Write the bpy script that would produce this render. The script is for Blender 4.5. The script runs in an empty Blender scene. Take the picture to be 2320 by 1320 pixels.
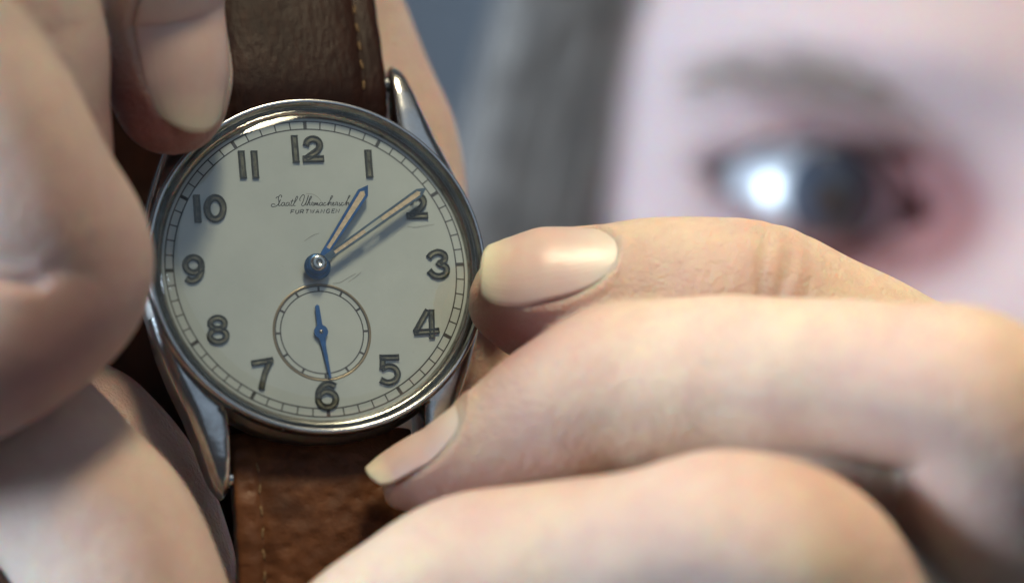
import bpy, bmesh, math, random
import numpy as np
from mathutils import Matrix, Vector

random.seed(7); rng = np.random.default_rng(7)
sc = bpy.context.scene
col = sc.collection
MM = 0.001

# ------------------------------------------------------------------ camera
S, D = 24.5, 300.0                     # pixels per mm at the dial, camera distance in mm
cam_d = bpy.data.cameras.new('camera'); cam = bpy.data.objects.new('camera', cam_d); col.objects.link(cam)
cam.location = (0, -D*MM, 0); cam.rotation_euler = (math.radians(90), 0, 0)
cam_d.sensor_width = 36.0; cam_d.lens = 36.0*D/(2320/S)
cam_d.clip_start = 0.01; cam_d.clip_end = 50
cam_d.dof.use_dof = True; cam_d.dof.focus_distance = 0.3012; cam_d.dof.aperture_fstop = 9.0
sc.camera = cam

# ------------------------------------------------------------------ light
w = bpy.data.worlds.new('World'); sc.world = w; w.use_nodes = True
bg = w.node_tree.nodes['Background']; bg.inputs[0].default_value = (0.50, 0.53, 0.60, 1); bg.inputs[1].default_value = 0.11
def area(name, loc, target, size, power, color, spread=180):
    l = bpy.data.lights.new(name, 'AREA'); l.shape = 'DISK'; l.size = size; l.energy = power; l.color = color; l.spread = math.radians(spread)
    o = bpy.data.objects.new(name, l); col.objects.link(o); o.location = loc
    o.rotation_euler = (Vector(target)-Vector(loc)).to_track_quat('-Z', 'Y').to_euler()
    return o
area('ceiling_lamp', (0.10, -0.24, 0.62), (0.066, 0.0, -0.005), 0.18, 0.205, (1.0, 0.86, 0.58), 26)
win = area('window_light', (-0.47, -0.06, 0.07), (0.022, 0.12, 0.004), 0.46, 1.7, (0.66, 0.83, 1.0), 24)
win.data.shape = 'RECTANGLE'; win.data.size_y = 0.80
area('room_light', (0.46, -0.78, 0.58), (0.02, 0.0, 0.0), 1.10, 1.5, (0.62, 0.80, 1.0))

vs = sc.view_settings
vs.view_transform = 'Standard'; vs.look = 'None'; vs.gamma = 1; vs.use_curve_mapping = False; vs.exposure = 0.0
cy = sc.cycles
cy.use_denoising = True
try: cy.denoiser = 'OPENIMAGEDENOISE'
except Exception: pass
cy.max_bounces = 6; cy.diffuse_bounces = 3; cy.glossy_bounces = 4; cy.use_adaptive_sampling = True; cy.adaptive_threshold = 0.02; cy.transparent_max_bounces = 12; cy.sample_clamp_indirect = 4
cy.caustics_reflective = False; cy.caustics_refractive = False

# ------------------------------------------------------------------ helpers
def P(px, py, y=0.0):                  # photo pixel at depth y (mm behind the dial centre) -> mm
    k = (D+y)/D/S
    return np.array([(px-1160)*k, y, (660-py)*k])
def mm_px(y): return (D+y)/D/S
RM = np.array([[0.9591, -0.0937, 0.2672], [0.2822, 0.2401, -0.9288], [0.0229, 0.9662, 0.2568]])
RC = np.array([-18.082, 0, 2.218])
def dp(px, py, z=0.0):                 # photo pixel -> dial coordinates (mm) on the plane z above the dial
    d = np.array([(px-1160)/S/D, 1, (660-py)/S/D]); o = np.array([0, -D, 0]); n = RM[:, 2]; c = RC+n*z
    q = o+d*((c-o)@n)/(d@n)-RC
    return np.array([q@RM[:, 0], q@RM[:, 1]])

def link(name, me, mat=None, parent=None):
    o = bpy.data.objects.new(name, me); col.objects.link(o)
    if mat:
        for m in (mat if isinstance(mat, (list, tuple)) else [mat]): me.materials.append(m)
    if parent: o.parent = parent
    return o
def mesh(name, v, f, mat=None, parent=None, smooth=True, scale=MM, mids=None):
    me = bpy.data.meshes.new(name)
    me.from_pydata((np.asarray(v, float)*scale).tolist(), [], [tuple(int(i) for i in q) for q in f])
    if smooth: me.polygons.foreach_set('use_smooth', [True]*len(me.polygons))
    o = link(name, me, mat, parent)
    if mids is not None: me.polygons.foreach_set('material_index', mids)
    me.update()
    return o
def recalc(o):
    bm = bmesh.new(); bm.from_mesh(o.data); bmesh.ops.recalc_face_normals(bm, faces=bm.faces); bm.to_mesh(o.data); bm.free()
    return o
def lathe(name, prof, mat, parent, n=160, center=(0, 0), smooth=True, closed=False, sharp=None):
    v = []; f = []; m = len(prof)
    for i in range(n):
        a = 2*math.pi*i/n
        for r, z in prof: v.append((center[0]+r*math.cos(a), center[1]+r*math.sin(a), z))
    for i in range(n):
        j = (i+1) % n
        for k in range(m if closed else m-1):
            l = (k+1) % m
            f.append((i*m+k, j*m+k, j*m+l, i*m+l))
    o = mesh(name, v, f, mat, parent, smooth)
    bm = bmesh.new(); bm.from_mesh(o.data); bmesh.ops.remove_doubles(bm, verts=bm.verts, dist=1e-7)
    bmesh.ops.recalc_face_normals(bm, faces=bm.faces)
    if sharp:
        for e in bm.edges:
            if len(e.link_faces) == 2 and e.calc_face_angle(0) > sharp: e.smooth = False
    bm.to_mesh(o.data); bm.free()
    return o
def ribbon(name, lines, width, z, mat, parent, closed=False):  # flat print: polylines as thin strips
    v = []; f = []
    for ln in lines:
        p = np.asarray(ln, float); n = len(p)
        for i in range(n):
            t = (p[(i+1) % n]-p[i-1]) if closed else p[min(i+1, n-1)]-p[max(i-1, 0)]
            t = t/max(np.linalg.norm(t), 1e-9); s = np.array([-t[1], t[0]])*width/2
            v += [(*(p[i]+s), z), (*(p[i]-s), z)]
        b = len(v)-2*n
        for i in range(n if closed else n-1):
            j = (i+1) % n
            f.append((b+2*i, b+2*i+1, b+2*j+1, b+2*j))
    return mesh(name, v, f, mat, parent, False)
def prism(name, poly, z0, z1, mat, parent, bevel=0.0, ztop=None):
    bm = bmesh.new(); n = len(poly)
    lo = [bm.verts.new((p[0]*MM, p[1]*MM, z0*MM)) for p in poly]
    hi = [bm.verts.new((p[0]*MM, p[1]*MM, (ztop[i] if ztop is not None else z1)*MM)) for i, p in enumerate(poly)]
    bm.faces.new(lo[::-1]); bm.faces.new(hi)
    for i in range(n): bm.faces.new((lo[i], lo[(i+1) % n], hi[(i+1) % n], hi[i]))
    if bevel: bmesh.ops.bevel(bm, geom=[e for e in bm.edges if not (e.verts[0] in lo and e.verts[1] in lo)], offset=bevel*MM, segments=2, profile=0.6, affect='EDGES', clamp_overlap=True)
    bmesh.ops.recalc_face_normals(bm, faces=bm.faces)
    me = bpy.data.meshes.new(name); bm.to_mesh(me); bm.free()
    return link(name, me, mat, parent)
def empty(name, loc, parent=None):
    o = bpy.data.objects.new(name, None); col.objects.link(o); o.location = loc; o.empty_display_size = 0.01
    if parent: o.parent = parent
    return o
def smoothline(pts, n=8, closed=False):   # Catmull-Rom
    p = np.asarray(pts, float); N = len(p); out = []
    for i in range(N if closed else N-1):
        a, b, c, d = (p[(i-1) % N], p[i], p[(i+1) % N], p[(i+2) % N]) if closed else (p[max(i-1, 0)], p[i], p[i+1], p[min(i+2, N-1)])
        for k in range(n):
            t = k/n
            out.append(0.5*((2*b)+(c-a)*t+(2*a-5*b+4*c-d)*t*t+(3*b-a-3*c+d)*t**3))
    if not closed: out.append(p[-1])
    return np.array(out)

# ------------------------------------------------------------------ materials
class NM:
    def __init__(self, name):
        self.m = bpy.data.materials.new(name); self.m.use_nodes = True
        self.t = self.m.node_tree; self.b = self.t.nodes['Principled BSDF']
    def n(self, typ, **kw):
        o = self.t.nodes.new('ShaderNode'+typ)
        for k, v in kw.items():
            if k.startswith('i_'):
                key = k[2:]; o.inputs[int(key) if key.isdigit() else key.replace('_', ' ')].default_value = v
            else: setattr(o, k, v)
        return o
    def l(self, a, b): self.t.links.new(a, b)
    def set(self, **kw):
        for k, v in kw.items(): self.b.inputs[k.replace('_', ' ')].default_value = v
    def coord(self, out='Object'): return self.n('TexCoord').outputs[out]
    def noise(self, scale, detail=4, rough=0.55, vec=None, dist=0.0):
        o = self.n('TexNoise'); o.inputs['Scale'].default_value = scale; o.inputs['Detail'].default_value = detail
        o.inputs['Roughness'].default_value = rough; o.inputs['Distortion'].default_value = dist
        self.l(vec if vec is not None else self.coord(), o.inputs['Vector']); return o.outputs['Fac']
    def ramp(self, fac, stops):
        o = self.n('ValToRGB'); e = o.color_ramp.elements
        while len(e) > 1: e.remove(e[0])
        e[0].position, e[0].color = stops[0][0], (*stops[0][1], 1)
        for p, c in stops[1:]:
            x = e.new(p); x.color = (*c, 1)
        self.l(fac, o.inputs[0]); return o.outputs[0]
    def mix(self, fac, a, b, blend='MIX'):
        o = self.n('Mix', data_type='RGBA', blend_type=blend)
        for s, x in ((0, fac), (6, a), (7, b)):
            if hasattr(x, 'links') or hasattr(x, 'is_linked'): self.l(x, o.inputs[s])
            else: o.inputs[s].default_value = x if s == 0 else (*x, 1)
        return o.outputs[2]
    def bump(self, h, strength, dist, prev=None):
        o = self.n('Bump'); o.inputs['Strength'].default_value = strength; o.inputs['Distance'].default_value = dist
        self.l(h, o.inputs['Height'])
        if prev is not None: self.l(prev, o.inputs['Normal'])
        return o.outputs[0]
    def math(self, op, a, b=0.0):
        o = self.n('Math', operation=op)
        for s, x in ((0, a), (1, b)):
            if hasattr(x, 'is_linked'): self.l(x, o.inputs[s])
            else: o.inputs[s].default_value = x
        return o.outputs[0]
    def attr(self, name): return self.n('Attribute', attribute_name=name).outputs['Fac']
    def base(self, c): self.l(c, self.b.inputs['Base Color'])
    def normal(self, c): self.l(c, self.b.inputs['Normal'])
    def rough(self, c): self.l(c, self.b.inputs['Roughness'])

def M_skin():
    k = NM('skin')
    n1 = k.noise(90, 4, 0.6); n2 = k.noise(420, 5, 0.6)
    c = k.ramp(n1, [(0.3, (0.66, 0.47, 0.40)), (0.52, (0.71, 0.55, 0.44)), (0.75, (0.75, 0.63, 0.46))])
    c = k.mix(k.ramp(n2, [(0.42, (0, 0, 0)), (0.68, (0.5, 0.5, 0.5))]), c, (0.62, 0.42, 0.36))
    c = k.mix(k.ramp(k.noise(260, 4, 0.6, dist=0.6), [(0.52, (0, 0, 0)), (0.75, (0.45, 0.45, 0.45))]), c, (0.76, 0.66, 0.46))
    c = k.mix(k.attr('bluish'), c, (0.70, 0.54, 0.57))
    c = k.mix(k.attr('redness_shade'), c, (0.30, 0.105, 0.105))
    k.base(c)
    k.set(Roughness=0.42, Subsurface_Weight=0.85, Subsurface_Radius=(1.0, 0.34, 0.18), Subsurface_Scale=0.0020, Specular_IOR_Level=0.38)
    v = k.n('TexVoronoi', feature='DISTANCE_TO_EDGE'); v.inputs['Scale'].default_value = 1700
    k.l(k.coord(), v.inputs['Vector'])
    b = k.bump(v.outputs['Distance'], 0.9, 0.00018)
    b = k.bump(k.noise(1000, 6, 0.7), 0.9, 0.0004, b)
    b = k.bump(k.noise(300, 3, 0.6), 0.35, 0.0007, b)
    k.normal(b)
    k.rough(k.ramp(n2, [(0.3, (0.36,)*3), (0.7, (0.52,)*3)]))
    return k.m
def M_nail():
    k = NM('nail')
    q0 = k.attr('along'); q = k.math('ADD', q0, k.math('MULTIPLY', k.math('SUBTRACT', k.noise(500, 3), 0.5), 0.10))
    c = k.ramp(q, [(0.0, (0.74, 0.59, 0.53)), (0.18, (0.72, 0.55, 0.50)), (0.36, (0.67, 0.45, 0.42)), (0.74, (0.67, 0.45, 0.41)), (0.87, (0.74, 0.60, 0.47)), (1.0, (0.79, 0.70, 0.54))])
    n = k.noise(700, 3, 0.6)
    k.base(k.mix(k.math('MULTIPLY', n, 0.3), c, (0.82, 0.68, 0.62)))
    k.set(Roughness=0.36, Subsurface_Weight=0.6, Subsurface_Radius=(1.0, 0.45, 0.3), Subsurface_Scale=0.0012, Specular_IOR_Level=0.5)
    # fine ridges along the nail
    wv = k.n('TexNoise'); wv.inputs['Scale'].default_value = 9.0; wv.inputs['Detail'].default_value = 3
    cm = k.n('CombineXYZ'); k.l(k.math('MULTIPLY', k.attr('across'), 2.2), cm.inputs[0]); k.l(k.math('MULTIPLY', q, 0.35), cm.inputs[1])
    k.l(cm.outputs[0], wv.inputs['Vector'])
    k.normal(k.bump(wv.outputs['Fac'], 0.35, 0.00012, k.bump(k.noise(1500, 3), 0.18, 0.00008)))
    return k.m
def M_steel(name, base, rough, scr=0.25):
    k = NM(name)
    n = k.noise(500, 6, 0.7); n2 = k.noise(2600, 4, 0.6)
    k.base(k.ramp(n, [(0.3, tuple(x*0.72 for x in base)), (0.6, base)]))
    k.set(Metallic=1.0)
    k.rough(k.ramp(n, [(0.25, (rough*1.7,)*3), (0.7, (rough,)*3)]))
    k.normal(k.bump(n2, scr, 0.00004))
    return k.m
def M_plain(name, c, rough=0.5, metal=0.0, var=0.2, scale=800, bump=0.0, spec=0.5):
    k = NM(name); n = k.noise(scale, 4, 0.6)
    k.base(k.ramp(n, [(0.3, tuple(x*(1-var) for x in c)), (0.7, tuple(min(1, x*(1+var)) for x in c))]))
    k.set(Roughness=rough, Metallic=metal, Specular_IOR_Level=spec)
    if bump: k.normal(k.bump(n, bump, 0.0001))
    return k.m
def M_dial():
    k = NM('dial_lacquer')
    n = k.noise(3200, 3, 0.7); n2 = k.noise(110, 4, 0.6)
    c = k.ramp(n2, [(0.25, (0.37, 0.42, 0.445)), (0.7, (0.45, 0.505, 0.53))])
    c = k.mix(k.math('MULTIPLY', n, 0.28), c, (0.36, 0.37, 0.355))
    v = k.n('TexVoronoi'); v.inputs['Scale'].default_value = 560; k.l(k.coord(), v.inputs['Vector'])   # fly specks
    sp = k.ramp(v.outputs['Distance'], [(0.0, (1, 1, 1)), (0.045, (1, 1, 1)), (0.07, (0, 0, 0))])
    gate = k.ramp(k.noise(380, 2), [(0.60, (0, 0, 0)), (0.63, (0.75, 0.75, 0.75))])
    spb = k.mix(1.0, sp, gate, 'MULTIPLY')
    c = k.mix(spb, c, (0.13, 0.12, 0.10))
    k.base(c); k.set(Roughness=0.36, Specular_IOR_Level=0.45, Metallic=0.15)
    k.normal(k.bump(n, 0.12, 0.00003))
    return k.m
def M_crystal():
    k = NM('acrylic_crystal')
    nt = k.t.nodes; out = nt['Material Output']
    tr = k.n('BsdfTransparent'); tr.inputs[0].default_value = (0.95, 0.965, 0.94, 1)
    gl = k.n('BsdfGlossy'); gl.inputs['Roughness'].default_value = 0.05; gl.inputs[0].default_value = (1, 1, 1, 1)
    lw = k.n('LayerWeight'); lw.inputs['Blend'].default_value = 0.5
    sch = k.math('ADD', k.math('MULTIPLY', k.math('POWER', lw.outputs['Facing'], 5.0), 0.94), 0.052)
    b = k.bump(k.noise(240, 4, 0.6), 0.16, 0.00012)
    k.l(b, gl.inputs['Normal']); k.l(b, lw.inputs['Normal'])
    mx = k.n('MixShader'); k.l(sch, mx.inputs[0]); k.l(tr.outputs[0], mx.inputs[1]); k.l(gl.outputs[0], mx.inputs[2])
    k.l(mx.outputs[0], out.inputs['Surface'])
    return k.m
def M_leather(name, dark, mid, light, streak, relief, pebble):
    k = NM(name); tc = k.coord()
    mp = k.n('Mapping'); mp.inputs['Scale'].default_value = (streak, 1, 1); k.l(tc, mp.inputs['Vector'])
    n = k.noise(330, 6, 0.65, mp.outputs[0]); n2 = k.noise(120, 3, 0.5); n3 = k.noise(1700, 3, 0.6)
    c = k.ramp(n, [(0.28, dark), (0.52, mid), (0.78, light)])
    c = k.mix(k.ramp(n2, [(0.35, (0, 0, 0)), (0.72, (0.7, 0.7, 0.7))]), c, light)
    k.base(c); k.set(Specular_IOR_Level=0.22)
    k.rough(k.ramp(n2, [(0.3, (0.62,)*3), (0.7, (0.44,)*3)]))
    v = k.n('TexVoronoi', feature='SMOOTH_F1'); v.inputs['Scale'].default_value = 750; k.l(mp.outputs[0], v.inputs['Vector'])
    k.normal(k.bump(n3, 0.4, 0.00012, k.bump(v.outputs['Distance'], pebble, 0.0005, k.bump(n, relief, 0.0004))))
    return k.m
def M_hair(name, c):
    k = NM(name); n = k.noise(160, 3)
    k.base(k.ramp(n, [(0.3, tuple(x*0.7 for x in c)), (0.7, tuple(x*1.35 for x in c))]))
    k.set(Roughness=0.42, Specular_IOR_Level=0.4); return k.m

skin = M_skin(); nail = M_nail()
steel = M_steel('polished_steel', (0.46, 0.46, 0.46), 0.17)
steel_worn = M_steel('worn_steel', (0.36, 0.34, 0.32), 0.30, 0.5)
dialm = M_dial(); crystalm = M_crystal()
ink = M_plain('black_print', (0.035, 0.037, 0.045), 0.5)
scratchm = M_plain('scratch_mark', (0.20, 0.20, 0.19), 0.5)
rim_m = M_plain('numeral_rim', (0.040, 0.043, 0.036), 0.42, 0.5, 0.4, 1500)
fill_m = M_plain('numeral_fill', (0.085, 0.087, 0.066), 0.5, 0.2, 0.85, 1100, 0.4)
blue = M_plain('blued_steel', (0.035, 0.105, 0.26), 0.30, 0.75, 0.25, 900)
blue_grey = M_plain('faded_blued_steel', (0.085, 0.125, 0.17), 0.36, 0.6, 0.35, 900)
lume = M_plain('aged_lume', (0.50, 0.42, 0.33), 0.7, 0, 0.25, 2500, 0.4)
gold = M_plain('gilt_edge', (0.22, 0.185, 0.13), 0.4, 0.5, 0.15)
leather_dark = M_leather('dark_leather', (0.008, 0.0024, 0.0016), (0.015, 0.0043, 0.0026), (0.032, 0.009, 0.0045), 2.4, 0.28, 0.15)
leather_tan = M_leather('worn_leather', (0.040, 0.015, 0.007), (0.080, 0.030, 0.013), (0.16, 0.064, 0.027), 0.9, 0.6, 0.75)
thread = M_plain('thread', (0.17, 0.105, 0.05), 0.8, 0, 0.4, 2500)
edge_m = M_plain('strap_edge', (0.012, 0.010, 0.008), 0.55, 0, 0.4)
hairm = M_hair('hair_strands', (0.32, 0.285, 0.26)); browm = M_hair('brow_strands', (0.28, 0.25, 0.205)); lashm = M_hair('lash_strands', (0.03, 0.012, 0.012))

# ------------------------------------------------------------------ setting
k = NM('painted_wall'); n = k.noise(3, 4)
k.base(k.ramp(n, [(0.3, (0.70, 0.82, 0.94)), (0.7, (0.76, 0.87, 0.96))])); k.set(Roughness=0.8)
wall = mesh('wall', [(-2500, 430, -1500), (2500, 430, -1500), (2500, 430, 1500), (-2500, 430, 1500)], [(0, 1, 2, 3)], k.m, None, False)
wall['kind'] = 'structure'

# ------------------------------------------------------------------ person: head
HR = P(2450, 520, 108.0)               # bridge of the nose
ROLL = math.radians(8.5)
def head_w(v):                          # head coordinates (mm) -> world mm
    v = np.asarray(v, float); c, s = math.cos(ROLL), math.sin(ROLL)
    x = v[..., 0]*c+v[..., 2]*s; z = -v[..., 0]*s+v[..., 2]*c
    return np.stack([x, v[..., 1], z], -1)+HR
EX, EY, EZ = 32.0, 15.0, 0.0            # eye centre in the head
EA = math.radians(-2)
def eye_local(x, z, side):
    ex = (x*side-EX); ez = z-EZ         # ex: + towards the temple
    return ex*math.cos(EA)-ez*math.sin(EA), ex*math.sin(EA)+ez*math.cos(EA)
def g(x, z, cx, cz, sx, sz): return np.exp(-((x-cx)/sx)**2-((z-cz)/sz)**2)
def build_head():
    na, ne = 420, 330
    ta = np.linspace(-1, 1, na, endpoint=False); az = math.pi*(0.45*ta+0.55*ta**3)
    te = np.linspace(-1, 1, ne); el = math.pi/2*(0.62*te+0.38*te**3)
    A, E = np.meshgrid(az, el)
    cx, cyy, cz = 0.0, 85.0, 14.0
    X = 74*np.cos(E)*np.sin(A); Y = -95*np.cos(E)*np.cos(A); Z = 112*np.sin(E)
    jaw = np.clip((-Z-20)/95, 0, 1); X *= 1-0.30*jaw; Y *= 1-0.10*jaw
    X += cx; Y += cyy; Z += cz
    front = np.clip(np.cos(A), 0, 1)**0.7
    dy = np.zeros_like(X)
    for s in (-1, 1):
        dy += 9.0*g(X*s, Z, 31, -2, 19, 13)           # sockets
        dy -= 4.5*g(X*s, Z, 33, 19, 26, 8)            # brow ridge
        dy -= 5.0*g(X*s, Z, 40, -34, 20, 20)          # cheek
        dy -= 6.0*g(X*s, Z, 12, -42, 8, 7)            # nostril wing
    t = np.clip(-Z/46, -0.3, 1.15)
    nose = (6+19*np.clip(t, 0, 1))*np.exp(-(X/(8+7*np.clip(t, 0, 1)))**2)*np.where(Z > -46, np.clip((Z*-1+22)/30, 0, 1), np.exp(-((Z+46)/6)**2))
    dy -= nose
    dy -= 6*g(X, Z, 0, -68, 22, 7)-3*g(X, Z, 0, -68.5, 20, 1.6)+6*g(X, Z, 0, -76, 18, 6)
    dy -= 9*g(X, Z, 0, -100, 20, 14)
    Y = Y+dy*front
    hole = np.zeros_like(X)
    for s in (-1, 1):
        ex, ez = eye_local(X, Z, s)
        d2 = ex**2+ez**2
        ball = EY-np.sqrt(np.clip(13.6**2-d2*0.92, 0, None))
        m = (d2 < 13.2**2) & (front > 0.3)
        Y = np.where(m, np.minimum(Y, ball), Y)
        fold = np.exp(-((ez-(9.2-0.030*ex**2))/1.1)**2)*np.exp(-(ex/14)**4); Y = Y+1.6*fold*(front > .3)
        sh = 1-(ex/15.4)**2
        inside = (ez < 6.4*sh) & (ez > -5.2*sh) & (np.abs(ex) < 15.4) & (front > 0.3)
        Y = np.where(inside, Y+9, Y); hole = np.maximum(hole, inside)
    V = np.stack([X, Y, Z], -1).reshape(-1, 3)
    f = []
    idx = np.arange(na*ne).reshape(ne, na); r = np.roll(idx, -1, 1)
    f = np.stack([idx[:-1], r[:-1], r[1:], idx[1:]], -1).reshape(-1, 4)
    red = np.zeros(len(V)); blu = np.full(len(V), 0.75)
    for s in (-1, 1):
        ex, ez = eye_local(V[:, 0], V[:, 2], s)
        red += 0.55*np.exp(-((np.hypot(ex/18, ez/11)-0.72)/0.34)**2)*(1.15-0.045*np.clip(ex, -14, 14))+0.45*np.exp(-((ex+14)/7)**2-((ez+1)/7)**2)+0.30*np.exp(-((ex+4)/12)**2-((ez+13)/7)**2)  # lid flush plus eye-socket and under-eye shade painted into the skin colour
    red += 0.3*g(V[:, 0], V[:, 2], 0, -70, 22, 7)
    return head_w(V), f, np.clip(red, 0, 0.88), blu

# ------------------------------------------------------------------ person: hands
def tube_frames(ctrl, step=0.3):
    pts = np.array([[*P(c[0], c[1], c[2]), c[3]*mm_px(c[2]), c[4] if len(c) > 4 else 1.0] for c in ctrl])
    d = smoothline(pts, 24)
    s = np.concatenate([[0], np.cumsum(np.linalg.norm(np.diff(d[:, :3], axis=0), axis=1))])
    n = max(8, int(s[-1]/step)); u = np.linspace(0, s[-1], n)
    q = np.stack([np.interp(u, s, d[:, i]) for i in range(5)], 1)
    T = np.gradient(q[:, :3], axis=0); T /= np.linalg.norm(T, axis=1)[:, None]
    E = np.array([0, -1.0, 0])-T*(T@np.array([0, -1.0, 0]))[:, None]; E /= np.linalg.norm(E, axis=1)[:, None]
    Sd = np.cross(T, E)
    return u, q, T, E, Sd
def nail_halfwidth(qq, bp=0.5):
    a = np.sqrt(np.clip(1-(1-np.clip(qq/bp, 0, 1))**2, 0, 1))
    b = np.sqrt(np.clip(1-0.55*(np.clip((qq-0.62)/0.38, 0, 1))**2.6, 0, 1))
    return a*b
NAILS = []
def finger(ctrl, tip=True, nail_spec=None, creases=(), nt=84, seed=0, tiplen=1.15):
    # ctrl runs from the tip to the palm
    u, q, T, E, Sd = tube_frames(ctrl)
    r = q[:, 3].copy(); L = u[-1]
    if tip:
        Lc = r[min(len(r)-1, int(r.max()*1.2/0.3))]*tiplen
        cap = np.sqrt(np.clip(1-(1-np.clip(u/Lc, 0, 1))**2, 0, 1)); r = r*cap
    th = np.linspace(0, 2*math.pi, nt, endpoint=False)
    U, TH = np.meshgrid(u, th, indexing='ij')
    Rr = np.repeat(r[:, None], nt, 1)
    ph = seed*1.7
    Rr = Rr*(1+0.012*np.sin(U*0.55+ph+2*np.cos(TH))+0.010*np.sin(TH*3+U*0.23+ph))
    for sp, dep, wd, t0, tw in creases:
        dth = (TH-math.radians(t0)+math.pi) % (2*math.pi)-math.pi
        Rr = Rr-dep*np.exp(-((U-sp+0.25*np.sin(TH*4+sp))/wd)**2)*np.exp(-(dth/math.radians(tw))**4)
    if nail_spec:
        s0, s1, t0, hw = nail_spec['s0'], nail_spec['s1'], math.radians(nail_spec['t']), math.radians(nail_spec['hw'])
        dth = (TH-t0+math.pi) % (2*math.pi)-math.pi
        qq = (s1-U)/(s1-s0); hwq = nail_halfwidth(np.clip(qq, 0, 1), nail_spec.get('bp', 0.5))
        rn = np.interp(0.5*(s0+s1), u, r)
        side = (np.abs(dth)-hw*hwq)*rn          # mm outside the nail border
        side = np.where(qq < 0, np.hypot(np.clip(side, 0, None), (U-s1)), side)
        side = np.where((qq < 0.12) & (qq >= 0), np.maximum(side, -(s1-U+0.0)), side)
        inn = np.clip(-side/0.35, 0, 1)
        distal = np.clip((qq-0.8)/0.2, 0, 1)
        Rr = Rr-nail_spec.get('sink', 0.42)*inn
        Rr = Rr+0.26*np.exp(-((side-0.55)/0.55)**2)*(1-distal)*(side > -0.2)
    pos = q[:, None, :3]+Rr[..., None]*(np.cos(TH)[..., None]*Sd[:, None]+(q[:, 4][:, None]*np.sin(TH))[..., None]*E[:, None])
    n = len(u); V = pos.reshape(-1, 3)
    idx = np.arange(n*nt).reshape(n, nt); rr = np.roll(idx, -1, 1)
    f = np.stack([idx[:-1], rr[:-1], rr[1:], idx[1:]], -1).reshape(-1, 4).tolist()
    V = np.vstack([V, q[0, :3], q[-1, :3]]); a, b = len(V)-2, len(V)-1
    f += [(a, int(rr[0, i]), int(idx[0, i])) for i in range(nt)]+[(b, int(idx[-1, i]), int(rr[-1, i])) for i in range(nt)]
    if nail_spec:
        NQ, NT = 40, 26
        qs = np.linspace(0.0, 1, NQ); ts = np.linspace(-1, 1, NT)
        nv = []; al = []; ac = []
        ff = nail_spec.get('free', 0.12)
        rmid = np.interp(s0+(s1-s0)*0.55, u, r)
        for layer in (0, 1):
            for qv, tv in [(a_, b_) for a_ in qs for b_ in ts]:
                sv = s1-(s1-s0)*qv*(1-nail_spec.get('curve', 0.09)*tv*tv*max(0, qv-0.4)/0.6)
                c = np.array([np.interp(sv, u, q[:, i]) for i in range(3)]); Ev = np.array([np.interp(sv, u, E[:, i]) for i in range(3)]); Sv = np.array([np.interp(sv, u, Sd[:, i]) for i in range(3)])
                kk = np.interp(sv, u, q[:, 4])
                rs = np.interp(sv, u, r)
                rt = rmid*(1-nail_spec.get('droop', 0.10)*max(0, (qv-0.45)/0.55)**1.6)   # plate keeps its own line past the tip
                rad = (max(rs, rt) if qv > 0.45 else rs)+nail_spec.get('bow', 0.4)*((1-(2*qv-1)**2)-0.45)
                h = max(float(nail_halfwidth(np.array(qv), nail_spec.get('bp', 0.5))), 0.02)*hw*(rmid/max(rad, 0.1))
                t_ = t0+h*tv
                lift = -0.10+0.12*min(1, qv/0.15)-0.10*abs(tv)**3
                if layer: lift -= 0.32
                nv.append(c+(rad+lift)*(math.cos(t_)*Sv+kk*math.sin(t_)*Ev)); al.append(qv/(1-ff)*0.84 if qv < 1-ff else 0.84+(qv-1+ff)/ff*0.16); ac.append(tv)
        nf = []
        o1 = NQ*NT
        for i in range(NQ-1):
            for j in range(NT-1):
                a0 = i*NT+j
                nf.append((a0, a0+1, a0+NT+1, a0+NT)); nf.append((o1+a0, o1+a0+NT, o1+a0+NT+1, o1+a0+1))
        for i in range(NQ-1):
            for j in (0, NT-1):
                a0 = i*NT+j; nf.append((a0, a0+NT, o1+a0+NT, o1+a0))
        for j in range(NT-1):
            for i in (0, NQ-1):
                a0 = i*NT+j; nf.append((a0, a0+1, o1+a0+1, o1+a0))
        NAILS.append((np.array(nv), nf, al, ac))
    return V, f
def join(parts):
    V = []; F = []; o = 0
    for v, f in parts:
        V.append(np.asarray(v)); F += [tuple(int(i)+o for i in q) for q in f]; o += len(v)
    return np.vstack(V), F
def remesh(parts, voxel, it=3):
    V, F = join(parts)
    me = bpy.data.meshes.new('tmp'); me.from_pydata((V*MM).tolist(), [], F); me.update()
    ob = bpy.data.objects.new('tmp', me); col.objects.link(ob)
    recalc(ob)
    md = ob.modifiers.new('r', 'REMESH'); md.mode = 'VOXEL'; md.voxel_size = voxel*MM
    sm = ob.modifiers.new('s', 'SMOOTH'); sm.factor = 0.5; sm.iterations = it
    dg = bpy.context.evaluated_depsgraph_get(); ev = ob.evaluated_get(dg); m2 = ev.to_mesh()
    n = len(m2.vertices); co = np.empty(n*3); m2.vertices.foreach_get('co', co)
    fs = [tuple(p.vertices) for p in m2.polygons]
    ev.to_mesh_clear(); bpy.data.objects.remove(ob); bpy.data.meshes.remove(me)
    return co.reshape(-1, 3)/MM, fs

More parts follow.
